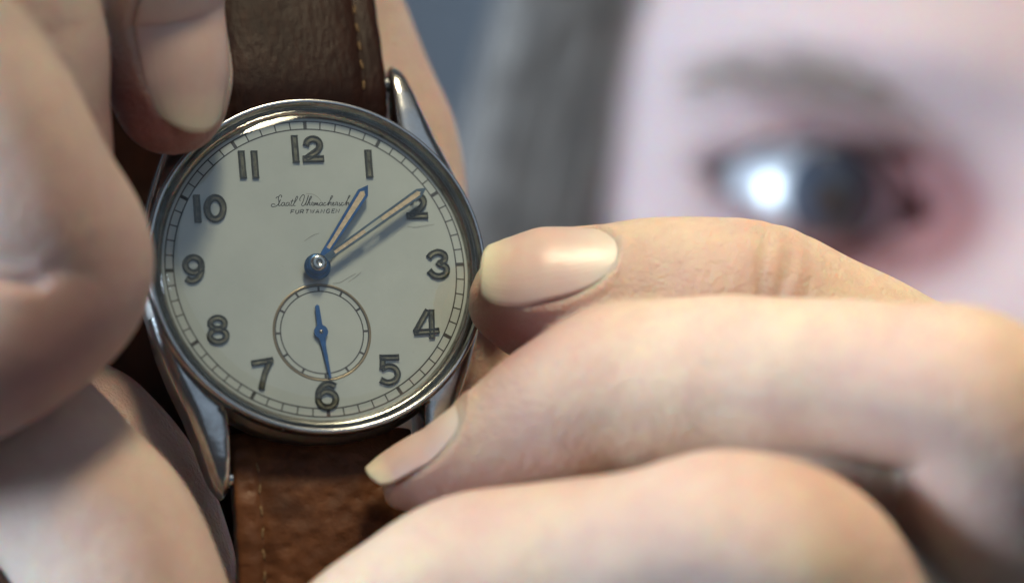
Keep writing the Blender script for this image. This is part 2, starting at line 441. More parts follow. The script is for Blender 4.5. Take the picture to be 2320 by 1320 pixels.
R_index = finger([(1064, 655, -1, 150), (1125, 668, -1, 138), (1200, 674, -1, 153), (1350, 670, -1, 156), (1500, 655, -1, 163), (1620, 656, -1, 166), (1740, 676, 0, 168), (1900, 762, 2, 172), (2050, 850, 5, 184), (2300, 990, 10, 200), (2500, 1100, 18, 220)],
                 nail_spec=dict(s0=0.45, s1=14.4, t=134, hw=50, droop=0.24, bp=0.72, bow=0.55, curve=0.05), creases=[(26.8, 0.22, 0.45, 120, 75), (28.6, 0.14, 0.45, 120, 70), (25.4, 0.18, 0.4, 120, 60)]+[(15.8+1.15*i_+0.4*math.sin(i_*5.1), 0.05+0.05*abs(math.sin(i_*2.3)), 0.38, 100+25*math.sin(i_*3.7), 45) for i_ in range(9)]+[(30+1.2*i_, 0.07, 0.4, 115, 50) for i_ in range(4)], seed=1)
R_middle = finger([(872, 1135, -5, 70), (930, 1100, -5, 82), (1010, 1060, -6, 100), (1130, 998, -7, 132), (1260, 930, -8, 170), (1400, 880, -9, 190), (1550, 862, -11, 188), (1720, 852, -14, 182), (1900, 858, -18, 182), (2060, 872, -22, 190), (2190, 905, -24, 208), (2260, 1020, -22, 225), (2260, 1180, -16, 235), (2290, 1400, -4, 250), (2420, 1560, 14, 270)],
                  nail_spec=dict(s0=0.0, s1=11.6, t=152, hw=46, droop=0.05, sink=0.12, curve=0.04, bow=0.3), seed=2, tiplen=1.0)
R_ring = finger([(640, 1600, -10, 150), (760, 1500, -12, 172), (900, 1400, -14, 188), (1080, 1315, -16, 200), (1300, 1285, -19, 198), (1500, 1250, -23, 200), (1660, 1222, -26, 204), (1800, 1270, -26, 212), (1920, 1400, -22, 215), (2060, 1580, -12, 230), (2250, 1780, 4, 250)], seed=3)
R_little = finger([(900, 1850, -6, 130), (1050, 1740, -12, 150), (1300, 1690, -18, 160), (1520, 1680, -22, 165), (1660, 1760, -20, 170), (1850, 1950, -6, 190), (2050, 2050, 8, 220)], seed=4)
R_thumb = finger([(820, 700, 17, 150), (960, 780, 17, 190), (1150, 900, 18, 215), (1400, 1010, 22, 225), (1700, 1120, 30, 250), (2100, 1300, 36, 320), (2400, 1500, 36, 380)], seed=5)
R_palm = finger([(2300, 1250, 14, 330, .7), (2400, 1500, 18, 470, .7), (2500, 1800, 24, 560, .65), (2620, 2200, 34, 520, .6), (2760, 2700, 50, 430, .75), (3000, 3300, 70, 430, .9)], tip=False, seed=6)
L_A = finger([(-330, -330, -12, 215), (-190, -30, -16, 218), (-62, 240, -19, 222), (55, 440, -19, 220), (130, 592, -17, 216), (62, 695, -18, 220), (-110, 790, -20, 225), (-420, 880, -20, 240), (-800, 950, -10, 260)], tip=False, creases=[(40.3, 1.5, 0.75, 40, 44), (42.2, 0.4, 0.7, 40, 40)], seed=7)
L_B = finger([(90, 560, -6, 150), (75, 420, -9, 178), (60, 250, -12, 192), (44, 100, -13, 200), (-30, -80, -13, 208), (-200, -300, -4, 220), (-450, -420, 2, 240)], seed=8)
L_C = finger([(398, 352, -4.5, 150), (390, 250, -4.5, 140), (376, 150, -4.5, 146), (352, 20, -4.5, 156), (335, -150, -8, 175), (305, -370, -10, 185), (190, -610, -10, 215), (0, -760, -4, 250)],  # unseen knuckle past the top edge, bent forward to shade this fingertip
             nail_spec=dict(s0=1.7, s1=22.0, t=56, hw=50, droop=0.2, free=0.07), seed=9)
L_D = finger([(930, 640, 21, 140), (905, 480, 21, 160), (868, 340, 22, 170), (815, 210, 22, 172), (745, 50, 22, 176), (640, -200, 20, 190), (420, -480, 16, 210)], seed=10)
L_E = finger([(-330, 850, -4, 190), (-120, 910, -5, 200), (35, 1000, -7, 205), (150, 1120, -9, 215), (235, 1230, -11, 225), (300, 1390, -12, 232), (320, 1600, -10, 245), (260, 1900, -4, 270)], seed=11, tiplen=0.9)
L_F = finger([(40, 830, 4, 170), (130, 950, 4, 190), (235, 1080, 4, 200), (310, 1220, 4, 205), (350, 1420, 4, 215), (360, 1700, 6, 240)], seed=12)
L_palm = finger([(-650, -500, 6, 300, .8), (-800, 200, 8, 480, .7), (-800, 900, 10, 560, .65), (-500, 1600, 12, 560, .6), (-500, 2300, 24, 480, .65), (-650, 3000, 44, 420, .85), (-800, 3600, 60, 430, .9)], tip=False, seed=14)
R_web = finger([(1450, 1000, -9, 110), (1700, 1010, -11, 150), (1950, 1070, -12, 200), (2150, 1180, -8, 260), (2350, 1400, 4, 300)], seed=15)
rv, rf = remesh([R_web, R_index, R_middle, R_ring, R_little, R_thumb, R_palm], 0.33, 2)
L_H = finger([(250, 150, 40, 170), (200, 380, 40, 230), (150, 640, 40, 290), (150, 1000, 40, 330), (150, 1500, 36, 350), (0, 1900, 30, 380)], seed=16)
lv, lf = remesh([L_H, L_A, L_B, L_C, L_D, L_E, L_F, L_palm], 0.40, 2)

def fold(V, p0, p1, dep, wd):            # a skin fold pressed into the camera side of a finger
    a, b = np.array(p0), np.array(p1); ab = b-a; t = np.clip(((V-a)@ab)/(ab@ab), -0.3, 1.3)
    q = V-(a+t[:, None]*ab); d = np.hypot(q[:, 0], q[:, 2]); m = (np.abs(q[:, 1]) < 8)*np.exp(-((t-0.5)/0.55)**6)
    V[:, 1] += dep*np.exp(-(d/wd)**2)*m-0.12*dep*np.exp(-((d-2.2*wd)/(1.4*wd))**2)*m*(d > wd)
fold(lv, P(-90, 628, -26), P(95, 640, -26), 1.1, 0.6)
fold(lv, P(-60, 590, -27), P(60, 596, -27), 0.4, 0.7)

REDS = [  # (px, py, depth, radius mm, amount): blood-flushed finger spots, plus shade painted dark red behind the watch
    (1190, 790, -5, 7.0, 0.85), (1130, 740, -3, 5.0, 0.35), (1480, 640, -6, 6, 0.10), (1725, 600, -6, 4.5, 0.22), (1330, 770, -14, 7, .10), (1000, 1130, -10, 6.0, .35), (890, 1170, -8, 5, .45), (1250, 1060, -16, 8, .30),
    (1950, 960, -27, 9, .14), (1700, 1010, -22, 8, .14), (1930, 1130, -22, 8, .35), (1350, 1110, -24, 8, .15), (1500, 1180, -30, 9, .12), (1880, 860, -26, 8, .16), (2250, 950, -33, 10, .14),
    (285, 270, -7, 6.0, 0.70), (340, 330, -7, 6.0, 0.55), (430, 320, -7, 5, .35), (100, 480, -27, 9, .28), (250, 700, -27, 8, .32), (60, 900, -27, 9, .3), (150, 830, -27, 8, .35), (260, 1230, -28, 9, .35), (160, 1130, -28, 8, .15), (220, 230, -12, 6, .22), (20, 1120, -27, 8, .2),
    (1100, 830, 10, 9, .5), (980, 250, 15, 9, .25), (350, 1000, 8, 12, .6)]
def redness_shade(V):
    r = np.zeros(len(V))
    for px, py, y, rad, a in REDS:
        c = P(px, py, y); r += 0.8*a*np.exp(-((V-c)**2).sum(1)/(rad*rad))
    return np.clip(r, 0, 0.85)

def limb(pts):                           # plain limb in world mm: (x, y, z, r)
    d = smoothline(np.array(pts, float), 10); T = np.gradient(d[:, :3], axis=0); T /= np.linalg.norm(T, axis=1)[:, None]
    up = np.array([0.3, 1.0, 0.1]); A = np.cross(T, up); A /= np.linalg.norm(A, axis=1)[:, None]; B = np.cross(A, T)
    th = np.linspace(0, 2*math.pi, 28, endpoint=False)
    V = (d[:, None, :3]+d[:, 3][:, None, None]*(np.cos(th)[None, :, None]*A[:, None]+np.sin(th)[None, :, None]*B[:, None])).reshape(-1, 3)
    n = len(d); idx = np.arange(n*28).reshape(n, 28); r = np.roll(idx, -1, 1)
    f = np.stack([idx[:-1], r[:-1], r[1:], idx[1:]], -1).reshape(-1, 4).tolist()
    f += [tuple(idx[0][::-1]), tuple(idx[-1])]
    return V, f
hx, hy, hz = HR
wr = P(3000, 3300, 70); wl = P(-800, 3600, 60)
arms = [limb([(wr[0]-6, wr[1]-10, wr[2]+40, 19), (wr[0]+20, wr[1]+20, wr[2]-60, 27), (hx+190, 190, -330, 38), (hx+195, 235, -280, 44), (hx+175, 262, -190, 52), (hx+90, 260, -150, 55), (hx, 235, -150, 58)]),
        limb([(wl[0]+6, wl[1]-8, wl[2]+40, 19), (wl[0]-30, wl[1]+20, wl[2]-60, 27), (hx-215, 190, -340, 38), (hx-205, 235, -280, 44), (hx-175, 262, -190, 52), (hx-90, 260, -150, 55), (hx, 235, -150, 58)]),
        limb([(hx, 205, -60, 52), (hx, 215, -110, 54), (hx, 235, -150, 66), (hx, 245, -210, 90)])]
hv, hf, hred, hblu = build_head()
av, af = join(arms)
BV, BF = join([(rv, rf), (lv, lf), (hv, hf), (av, af)])
person = empty('person', tuple(HR*MM))
person['label'] = 'person with pale skin and grey brown hair holding up the watch between both hands'
person['category'] = 'person'
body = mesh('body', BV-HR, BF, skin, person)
recalc(body)
a1 = body.data.attributes.new('redness_shade', 'FLOAT', 'POINT'); a2 = body.data.attributes.new('bluish', 'FLOAT', 'POINT')
red = np.concatenate([redness_shade(rv), redness_shade(lv), hred, np.zeros(len(av))]); blu = np.concatenate([np.zeros(len(rv)), np.full(len(lv), 0.25), hblu, np.zeros(len(av))])
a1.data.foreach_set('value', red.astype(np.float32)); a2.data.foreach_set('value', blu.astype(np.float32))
for nv, nf, al, ac in NAILS:
    o = mesh('fingernail', nv-HR, nf, nail, person); recalc(o)
    x = o.data.attributes.new('along', 'FLOAT', 'POINT'); x.data.foreach_set('value', np.array(al, np.float32))
    x = o.data.attributes.new('across', 'FLOAT', 'POINT'); x.data.foreach_set('value', np.array(ac, np.float32))

# eyes
def M_eye():
    k = NM('eyeball'); r = k.attr('rad')
    c = k.ramp(r, [(0.0, (0.003, 0.003, 0.004)), (0.42, (0.003, 0.004, 0.006)), (0.47, (0.02, 0.045, 0.08)), (0.80, (0.035, 0.075, 0.13)), (0.95, (0.012, 0.022, 0.04)), (1.0, (0.74, 0.77, 0.83))])
    n = k.n('TexNoise'); n.inputs['Scale'].default_value = 300; k.l(k.coord(), n.inputs['Vector'])
    k.base(k.mix(k.math('MULTIPLY', n.outputs['Fac'], 0.15), c, (0.5, 0.36, 0.36)))
    k.set(Roughness=0.28, Specular_IOR_Level=0.8, Coat_Weight=1.0, Coat_Roughness=0.24, Coat_IOR=1.75); return k.m
eyem = M_eye()
for s in (-1, 1):
    c0 = np.array([s*EX, EY, EZ]); nu, nv_ = 64, 48; v = []; f = []; ra = []
    gz = np.array([0.10, -1.0, -0.02]); gz /= np.linalg.norm(gz); ax = np.cross(gz, [0, 0, 1.0]); ax /= np.linalg.norm(ax); ay = np.cross(ax, gz)
    for i in range(nv_+1):
        t = math.pi*(i/nv_)**1.3
        for j in range(nu):
            p = 2*math.pi*j/nu; rr = 12.0+0.25*math.exp(-(t/0.42)**4)
            v.append(c0+rr*(math.cos(t)*gz+math.sin(t)*(math.cos(p)*ax+math.sin(p)*ay))); ra.append(min(1.0, math.sin(min(t, math.pi/2))*12.0/6.5))
    for i in range(nv_):
        for j in range(nu): f.append((i*nu+j, i*nu+(j+1) % nu, (i+1)*nu+(j+1) % nu, (i+1)*nu+j))
    o = mesh('eye', head_w(v)-HR, f, eyem, person); recalc(o)
    x = o.data.attributes.new('rad', 'FLOAT', 'POINT'); x.data.foreach_set('value', np.array(ra, np.float32))
def strands(name, curves, mat, width, parent=person):
    v = []; f = []
    for c in curves:
        c = np.asarray(c); n = len(c); b = len(v)
        T = np.gradient(c, axis=0); sd = np.cross(T, [0, -1.0, 0.15]); sd /= np.maximum(np.linalg.norm(sd, axis=1), 1e-6)[:, None]
        nn = np.cross(T, sd); nn /= np.maximum(np.linalg.norm(nn, axis=1), 1e-6)[:, None]
        for i in range(n):
            wv = width*(1-0.75*i/(n-1))
            for a in range(3): v.append(c[i]+wv*(math.cos(a*2.094)*sd[i]+math.sin(a*2.094)*nn[i]))
        for i in range(n-1):
            for a in range(3):
                f.append((b+i*3+a, b+i*3+(a+1) % 3, b+i*3+3+(a+1) % 3, b+i*3+3+a))
    return mesh(name, head_w(v)-HR, f, mat, parent)
for s in (-1, 1):
    cs = []
    for i in range(215):
        t = random.random(); x = EX-16+t*34; z = 12.0+6.5*t-6.0*t*t+random.gauss(0, 2.7*(1-0.45*t)); y = -2.5-4.0*math.exp(-((x-33)/26)**2)*0+0.0065*(x-12)**2+random.uniform(-3.0, 0.5)
        d = np.array([s*(0.9), 0.22*(x-18)/24, 0.45-0.75*t]); L = random.uniform(4, 7.5)
        cs.append([np.array([s*x, y-0.2, z])+d*L*k_-np.array([0, 1.2*math.sin(k_*2.5), 0]) for k_ in (0, .33, .66, 1)])
    strands('eyebrow', cs, browm, 0.17)
    cs = []
    for i in range(240):
        ex = random.uniform(-14.5, 14.5); up = i > 40; sh = 1-(ex/15.4)**2
        ez = 6.4*sh if up else -5.2*sh; yb = EY-math.sqrt(max(0.1, 13.6**2-(ex*ex+ez*ez)*.92))-0.2
        b = np.array([s*(EX+ex), yb, EZ+ez]); L = random.uniform(4.5, 7) if up else random.uniform(3, 4.5)
        d = np.array([s*ex/14*0.7, -0.85, -0.25 if up else -0.3])
        cs.append([b+d*L*t+np.array([0, 0, (1 if up else -1)*0.45*L*t*t]) for t in (0, .33, .66, 1)])
    strands('eyelashes', cs, lashm, 0.16)
cs = []
for i in range(5200):
    sgn = -1 if random.random() < 0.6 else 1
    a = random.random()**0.8; lay = random.random()
    y0 = 8+142*a; top = 121
    xs = 57.5+15.5*lay+2.0*math.sin(a*9); yy = y0*0.85+14
    ph = random.uniform(0, 6.28); am = random.uniform(0.5, 2.2)
    p = [(sgn*random.uniform(0, 8), 20+90*a, top+lay*6), (sgn*38, 14+95*a, 108+lay*7), (sgn*(xs-7), yy, 70), (sgn*xs, yy+2, 30), (sgn*(xs+3+3*lay), yy+6, -20), (sgn*(xs+1+8*lay), yy+8, -80), (sgn*(xs-3+14*lay), yy+8, -150-40*random.random())]
    c = smoothline(p, 3)
    for q_ in range(len(c)): c[q_] += np.array([am*math.sin(ph+q_*0.5), am*math.cos(ph*1.3+q_*0.45), 0])*min(1, q_/6)
    cs.append(c)
strands('hair', cs, hairm, 0.30)

# ------------------------------------------------------------------ wristwatch
watch = empty('wristwatch', (0, 0, 0))
mw = Matrix([[*RM[0], RC[0]*MM], [*RM[1], RC[1]*MM], [*RM[2], RC[2]*MM], [0, 0, 0, 1]])
watch.matrix_world = mw
watch['label'] = 'round steel wristwatch with cream dial and blued hands on a brown leather strap'
watch['category'] = 'watch'

# case
lathe('case', [(0, -6.2), (13.2, -6.2), (14.2, -5.8), (14.6, -5.0), (14.7, -4.5), (15.6, -4.2), (16.2, -3.5), (16.35, -2.6), (16.1, -1.7), (15.5, -1.05), (15.3, -0.6), (0, -0.6)], steel_worn, watch, 200, sharp=0.6)
lathe('bezel', [(15.2, -0.75), (15.75, -0.65), (16.0, -0.25), (16.08, 0.35), (16.02, 0.95), (15.93, 1.28), (15.86, 1.34), (15.60, 1.34), (15.52, 1.26), (15.30, 0.70), (15.12, 0.45), (14.95, 0.75), (14.80, 0.70), (14.45, 0.12), (14.45, -0.6)], steel, watch, 240, closed=True, sharp=0.9)
dial = lathe('dial', [(0, 0), (4.42, 0), (14.55, 0), (14.55, -0.5)], dialm, watch, 200, sharp=0.5)
# lugs
def lug(sx, sy):
    kt = [4.2, 7, 10, 13, 15.5, 17.5, 19.0, 20.0, 20.55]           # v along the lug
    uo = [15.7, 15.05, 14.0, 12.75, 11.9, 11.3, 10.8, 10.3, 9.85]; ui = [13.6, 12.0, 10.4, 9.2, 9.15, 9.15, 9.2, 9.3, 9.55]
    zt_ = [-0.5, -0.35, -0.35, -0.50, -0.72, -1.05, -1.55, -2.25, -3.2]; zb = [-4.2, -4.6, -4.9, -5.1, -5.3, -5.4, -5.4, -5.2, -4.9]
    vv = np.linspace(4.2, 20.55, 44); V = []; F = []
    for v_ in vv:
        o_, i_, t_, b_ = (np.interp(v_, kt, x) for x in (uo, ui, zt_, zb)); w_ = o_-i_
        for u_, z_ in [(i_, b_), (i_, t_-0.30), (i_+0.05, t_-0.10), (i_+0.16, t_), (i_+0.35*w_, t_+0.01), (i_+0.70*w_, t_-0.02), (i_+0.84*w_, t_-0.12), (o_-0.12, t_-0.50), (o_, t_-0.75), (o_+0.02, t_-1.15), (o_-0.15, b_)]:
            V.append((sx*u_, sy*v_, z_))
    m = 11
    for i in range(len(vv)-1):
        for q in range(m): F.append((i*m+q, (i+1)*m+q, (i+1)*m+(q+1) % m, i*m+(q+1) % m))
    F.append(tuple(range(m))); F.append(tuple((len(vv)-1)*m+q for q in range(m)))
    o = recalc(mesh('lug', V, F, steel, watch))
    em = o.modifiers.new('edges', 'EDGE_SPLIT'); em.split_angle = math.radians(42)
for sx in (1, -1):
    for sy in (1, -1): lug(sx, sy)
for sy in (1, -1):                       # spring bars between the lugs
    bm = bmesh.new(); bmesh.ops.create_cone(bm, segments=16, radius1=0.75*MM, radius2=0.75*MM, depth=18.6*MM, cap_ends=True)
    bmesh.ops.rotate(bm, matrix=Matrix.Rotation(math.pi/2, 3, 'Y'), verts=bm.verts); bmesh.ops.translate(bm, vec=(0, sy*18.9*MM, -3.6*MM), verts=bm.verts)
    me = bpy.data.meshes.new('spring_bar'); bm.to_mesh(me); bm.free(); link('spring_bar', me, steel, watch)
# crown on the three o'clock side
v = []; f = []; nt = 48
prof = [(0, 19.4), (1.5, 19.4), (2.0, 19.1), (2.1, 18.8), (2.1, 17.2), (1.8, 16.9), (0.9, 16.8), (0.9, 15.9)]
for i in range(nt):
    a = 2*math.pi*i/nt; kn = 1 if i % 2 else 0.93
    for r, x in prof: v.append((x, r*kn*math.cos(a), -2.4+r*kn*math.sin(a)))
for i in range(nt):
    for q in range(len(prof)-1): f.append((i*8+q, ((i+1) % nt)*8+q, ((i+1) % nt)*8+q+1, i*8+q+1))
recalc(mesh('crown', v, f, steel, watch, False))

# printed tracks
def circ(c, r, n=200): return [(c[0]+r*math.cos(2*math.pi*i/n), c[1]+r*math.sin(2*math.pi*i/n)) for i in range(n)]
ri, ro = 13.37, 14.14
ribbon('minute_track', [circ((0, 0), ri), circ((0, 0), ro)], 0.12, 0.012, ink, watch, True)
def tick(name, c, r0, r1, ang, wd, z, parent=None):
    a = math.radians(90-ang); d = np.array([math.cos(a), math.sin(a)])
    return ribbon(name, [[np.array(c)+d*r0, np.array(c)+d*r1]], wd, z, ink, parent or watch)
for m in range(60):
    tick('hour_mark' if m % 5 == 0 else 'minute_mark', (0, 0), ri-(0.02 if m % 5 == 0 else 0), ro+(0.05 if m % 5 == 0 else 0), m*6, 0.34 if m % 5 == 0 else 0.12, 0.018)
SC = dp(729.6, 752.5)
sub = lathe('sub_dial', [(0, 0.010), (4.05, 0.010), (4.42, 0.012), (4.50, 0.05), (4.58, 0.012), (4.62, 0.0)], dialm, watch, 120, center=SC)
lathe('sub_dial_edge', [(4.43, 0.016), (4.50, 0.062), (4.56, 0.062), (4.64, 0.006)], gold, watch, 120, center=SC)
ribbon('seconds_track', [circ(SC, 3.90, 120), circ(SC, 4.38, 120)], 0.12, 0.020, ink, watch, True)
for m in range(12): tick('seconds_mark', SC, 3.90, 4.38, m*30, 0.21, 0.024)

# raised numerals
def sweep(lines, wpx):
    # each stroke: dark raised rim around a sunken aged fill
    V = []; F = []; I = []
    for ln in lines:
        wd = wpx/S/0.97/2
        closed = np.allclose(ln[0], ln[-1]) and len(ln) > 4
        p = np.asarray([dp(*q) for q in (ln[:-1] if closed else ln)]); n = len(p)
        prof = [(-1, 0), (-1, .13), (-.84, .22), (-.52, .22), (-.42, .15), (0, .13), (.42, .15), (.52, .22), (.84, .22), (1, .13), (1, 0)]; m = len(prof)
        b = len(V)
        for i in range(n):
            t = (p[(i+1) % n]-p[i-1]) if closed else p[min(i+1, n-1)]-p[max(i-1, 0)]
            t /= max(np.linalg.norm(t), 1e-9); s_ = np.array([-t[1], t[0]])
            for a, h in prof: V.append((*(p[i]+s_*a*wd), h))
        for i in range(n if closed else n-1):
            j = (i+1) % n
            for q in range(m-1):
                F.append((b+i*m+q, b+j*m+q, b+j*m+q+1, b+i*m+q+1)); I.append(1 if 4 <= q <= 5 else 0)
        if not closed:
            for i in (0, n-1):       # closing rim bar at each stroke end
                t = p[1]-p[0] if i == 0 else p[-1]-p[-2]; t = t/np.linalg.norm(t)*(1 if i == 0 else -1); s_ = np.array([-t[1], t[0]])
                bb = len(V); e = p[i]
                for h in (0.0, .215):
                    for (a_, c_) in ((-1, -.03), (1, -.03), (1, .14), (-1, .14)): V.append((*(e+s_*a_*wd*.97+t*c_*wd*2), h))
                for q in ((4, 5, 6, 7), (0, 1, 5, 4), (1, 2, 6, 5), (2, 3, 7, 6), (3, 0, 4, 7)): F.append(tuple(bb+x for x in q)); I.append(0)
    return V, F, I
def ell(cx, cy, rx, ry, n=28, a0=0, a1=360):
    return [(cx+rx*math.cos(math.radians(a0+(a1-a0)*i/n)), cy+ry*math.sin(math.radians(a0+(a1-a0)*i/n))) for i in range(n+1)]
def sm(pts): return [tuple(x) for x in smoothline(pts, 5)]
two = lambda dx, dy: [sm([(693+dx, 330+dy), (697+dx, 319.5+dy), (708+dx, 315+dy), (719.5+dx, 319+dy), (724+dx, 330+dy), (718+dx, 342+dy), (704+dx, 352+dy), (693+dx, 361+dy)]), [(686+dx, 361+dy), (733+dx, 360+dy)]]
NUM = [
    ([[(666, 308), (671, 368)]]+two(0, 0), 15.5),
    ([[(833, 341), (837.5, 402)]], 16.5),
    (two(235.5, 128.5), 15.5),
    ([sm([(971, 584), (979, 575), (993, 571), (1006, 577), (1007, 589), (993, 597)])+sm([(993, 597), (1010, 604), (1011, 617), (999, 625), (984, 624), (972, 613)])[1:]], 14.5),
    ([[(968, 703), (941, 752)], [(977, 702), (978.5, 766)], [(938, 753), (994, 749)]], 13.5),
    ([[(860, 810), (903, 809)], [(867, 811), (866, 836)], sm([(864, 835), (880, 829), (895, 834), (901, 848), (894, 861), (878, 866), (862, 860)])], 13.5),
    ([sm([(759, 875), (747, 869), (733, 872), (723, 884), (720.5, 902)]), ell(741, 904, 20, 18)], 14.5),
    ([[(570, 823), (618, 815)], sm([(612, 818), (600, 846), (592, 881)])], 13.5),
    ([ell(492.7, 732, 16.5, 12.5), ell(494.3, 760, 19, 14)], 13.5),
    ([ell(438, 600, 18, 17), sm([(456, 602), (455, 619), (446, 632), (433, 636), (422, 630)])], 14.5),
    ([[(444.5, 442.5), (449, 504)], ell(487.3, 472.3, 18.5, 24.5)], 15.5),
    ([[(546, 343), (551.5, 404)], [(575, 343), (579.5, 404)]], 15.5)]
for lines, wd in NUM:
    V, F, I = sweep(lines, wd)
    mesh('numeral', V, F, [rim_m, fill_m], watch, False, mids=I)

# printed name
def zt(pts): return [dp(580+x/8.286, 380+y/8.286) for x, y in pts]
SCRIPT = [
    [(476, 562), (482, 525), (455, 515), (428, 540), (418, 585), (430, 632), (424, 676), (385, 715), (330, 735), (288, 722), (295, 690), (330, 680), (362, 695)], [(424, 545), (392, 552), (372, 578)],
    [(460, 595), (425, 690), (440, 716), (470, 695)], [(530, 655), (495, 658), (477, 698), (498, 718), (530, 690), (540, 652), (536, 705), (558, 714)],
    [(612, 652), (580, 658), (562, 698), (584, 716), (615, 690), (626, 650), (622, 704), (645, 712)], [(690, 592), (655, 690), (668, 716), (695, 700)], [(648, 632), (702, 624)],
    [(700, 690), (765, 595), (782, 545), (758, 546), (718, 655), (706, 708), (732, 714)], [(740, 712), (747, 712)],
    [(832, 625), (820, 592), (848, 540), (888, 505), (908, 540), (882, 635), (855, 690), (872, 716), (912, 695), (962, 600), (985, 515), (935, 685), (950, 705)],
    [(955, 700), (1018, 595), (1045, 545), (1022, 545), (985, 640), (962, 712), (986, 660), (1012, 650), (1004, 700), (1028, 705)],
    [(1036, 705), (1054, 650), (1076, 660), (1064, 708), (1084, 706)], [(1090, 710), (1104, 652), (1098, 706), (1130, 652), (1128, 706), (1160, 654), (1158, 708), (1182, 698)],
    [(1235, 652), (1203, 660), (1190, 698), (1212, 712), (1243, 682), (1250, 650), (1244, 702), (1266, 706)], [(1312, 662), (1285, 656), (1270, 690), (1288, 712), (1320, 695)],
    [(1330, 700), (1398, 600), (1440, 540), (1416, 534), (1376, 640), (1350, 712), (1384, 660), (1410, 650), (1404, 700), (1424, 704)],
    [(1434, 692), (1466, 665), (1450, 650), (1434, 682), (1450, 710), (1484, 692)], [(1494, 706), (1504, 650), (1532, 656), (1520, 704), (1542, 698)],
    [(1572, 650), (1560, 678), (1590, 695), (1570, 712), (1550, 700)], [(1642, 662), (1615, 656), (1600, 690), (1618, 712), (1650, 690)],
    [(1660, 700), (1718, 600), (1764, 530), (1742, 530), (1704, 645), (1688, 710), (1715, 662), (1740, 655), (1734, 694), (1765, 684)],
    [(1772, 690), (1790, 655), (1786, 700), (1812, 655), (1808, 700)], [(1822, 700), (1866, 600), (1880, 545), (1862, 545), (1832, 660), (1826, 706), (1846, 704)]]
ribbon('dial_script', [smoothline(zt(l), 4) for l in SCRIPT], 0.074, 0.014, ink, watch)
GL = {'F': [[(0, 1), (0, 0), (.8, 0)], [(0, .48), (.65, .48)]], 'U': [[(0, 0), (0, .7), (.2, 1), (.6, 1), (.8, .7), (.8, 0)]], 'R': [[(0, 1), (0, 0), (.6, 0), (.8, .15), (.8, .35), (.6, .52), (0, .52)], [(.4, .52), (.85, 1)]],
      'T': [[(0, 0), (.9, 0)], [(.45, 0), (.45, 1)]], 'W': [[(0, 0), (.28, 1), (.55, .15), (.82, 1), (1.1, 0)]], 'A': [[(0, 1), (.45, 0), (.9, 1)], [(.18, .66), (.72, .66)]], 'N': [[(0, 1), (0, 0), (.8, 1), (.8, 0)]],
      'G': [[(.8, .18), (.6, 0), (.2, 0), (0, .25), (0, .75), (.2, 1), (.6, 1), (.8, .8), (.8, .55), (.5, .55)]], 'E': [[(.75, 0), (0, 0), (0, 1), (.75, 1)], [(0, .48), (.62, .48)]]}
lines = []; xs = [650, 738, 826, 920, 1012, 1118, 1215, 1318, 1418, 1496]
for ch, x0 in zip('FURTWANGEN', xs):
    for st in GL[ch]:
        y0 = 790-(x0-650)*0.016
        lines.append(zt([(x0+a*72*(0.95 if ch != 'W' else 0.86)+(1-b)*16, y0+b*70) for a, b in st]))
ribbon('dial_lettering', lines, 0.085, 0.014, ink, watch)

# hands
def px_poly(pts, z): return [dp(x, y, z) for x, y in pts]
def hand(name, base, tip, wb, ws, tipl, z, mat, lm, lgaps, lw):
    b = dp(*base, z); t = dp(*tip, z); d = (t-b)/np.linalg.norm(t-b); s_ = np.array([-d[1], d[0]]); L = np.linalg.norm(t-b)
    sh = L-tipl
    at = lambda a, c: b+d*a+s_*c
    root = empty(name, (0, 0, 0), watch)
    # side rails and point, leaving the slot for the luminous paste
    outer = [at(0.35, -wb), at(sh, -ws), at(L-0.25, -0.30), at(L, 0), at(L-0.25, 0.30), at(sh, ws), at(0.35, wb)]
    l0, l1 = 1.9, sh-0.05
    inner = [at(l0, wb*lw*0.9), at(l1, ws*lw), at(l1+0.28, 0), at(l1, -ws*lw), at(l0, -wb*lw*0.9)]
    poly = outer+[at(0.35, 0.0)]+[at(l0, 0.0)]+inner[::-1][0:0]
    ring = [(at(0.35, -wb), at(l0, -wb*lw*0.9)), (at(sh, -ws), at(l1, -ws*lw)), (at(L-0.02, 0), at(l1+0.30, 0)), (at(sh, ws), at(l1, ws*lw)), (at(0.35, wb), at(l0, wb*lw*0.9))]
    V = []; F = []
    for o_, i_ in ring:
        e = (o_-i_)*0.18
        V += [(*o_, z-.14), (*(o_-e*.6), z), (*i_, z), (*i_, z-.14)]
    n = len(ring)
    for i in range(n):
        j = (i+1) % n
        for q in range(4): F.append((i*4+q, j*4+q, j*4+(q+1) % 4, i*4+(q+1) % 4))
    recalc(mesh('hand_frame', V, F, mat, root, False))
    u_ = (0.0, ) ; 
    for g0, g1 in lgaps:
        q = [at(l0+(l1-l0)*g0, -wb*lw*1.02), at(l0+(l1-l0)*g1, -ws*lw*1.02), at(l0+(l1-l0)*g1+(0.15 if g1 > .98 else 0), 0), at(l0+(l1-l0)*g1, ws*lw*1.02), at(l0+(l1-l0)*g0, wb*lw*1.02)]
        prism('lume', q, z-0.12, z-0.03, lume, root)
    return root
hand('hour_hand', (720, 599), (835, 417), 0.34, 0.56, 1.0, 0.85, blue, lume, [(0.0, 1.0)], 0.50)
hand('minute_hand', (722, 597), (967, 424), 0.34, 0.46, 0.95, 1.20, blue_grey, lume, [(0.0, 0.36), (0.56, 1.0)], 0.50)
hc = dp(719, 604, 0.7)
lathe('hand_hub', [(0, 0.55), (1.15, 0.55), (1.25, 0.65), (1.25, 0.80), (1.12, 0.90), (0.9, 0.9), (0, 0.9)], blue, watch, 64, center=hc)
hc2 = dp(721, 599, 1.2)
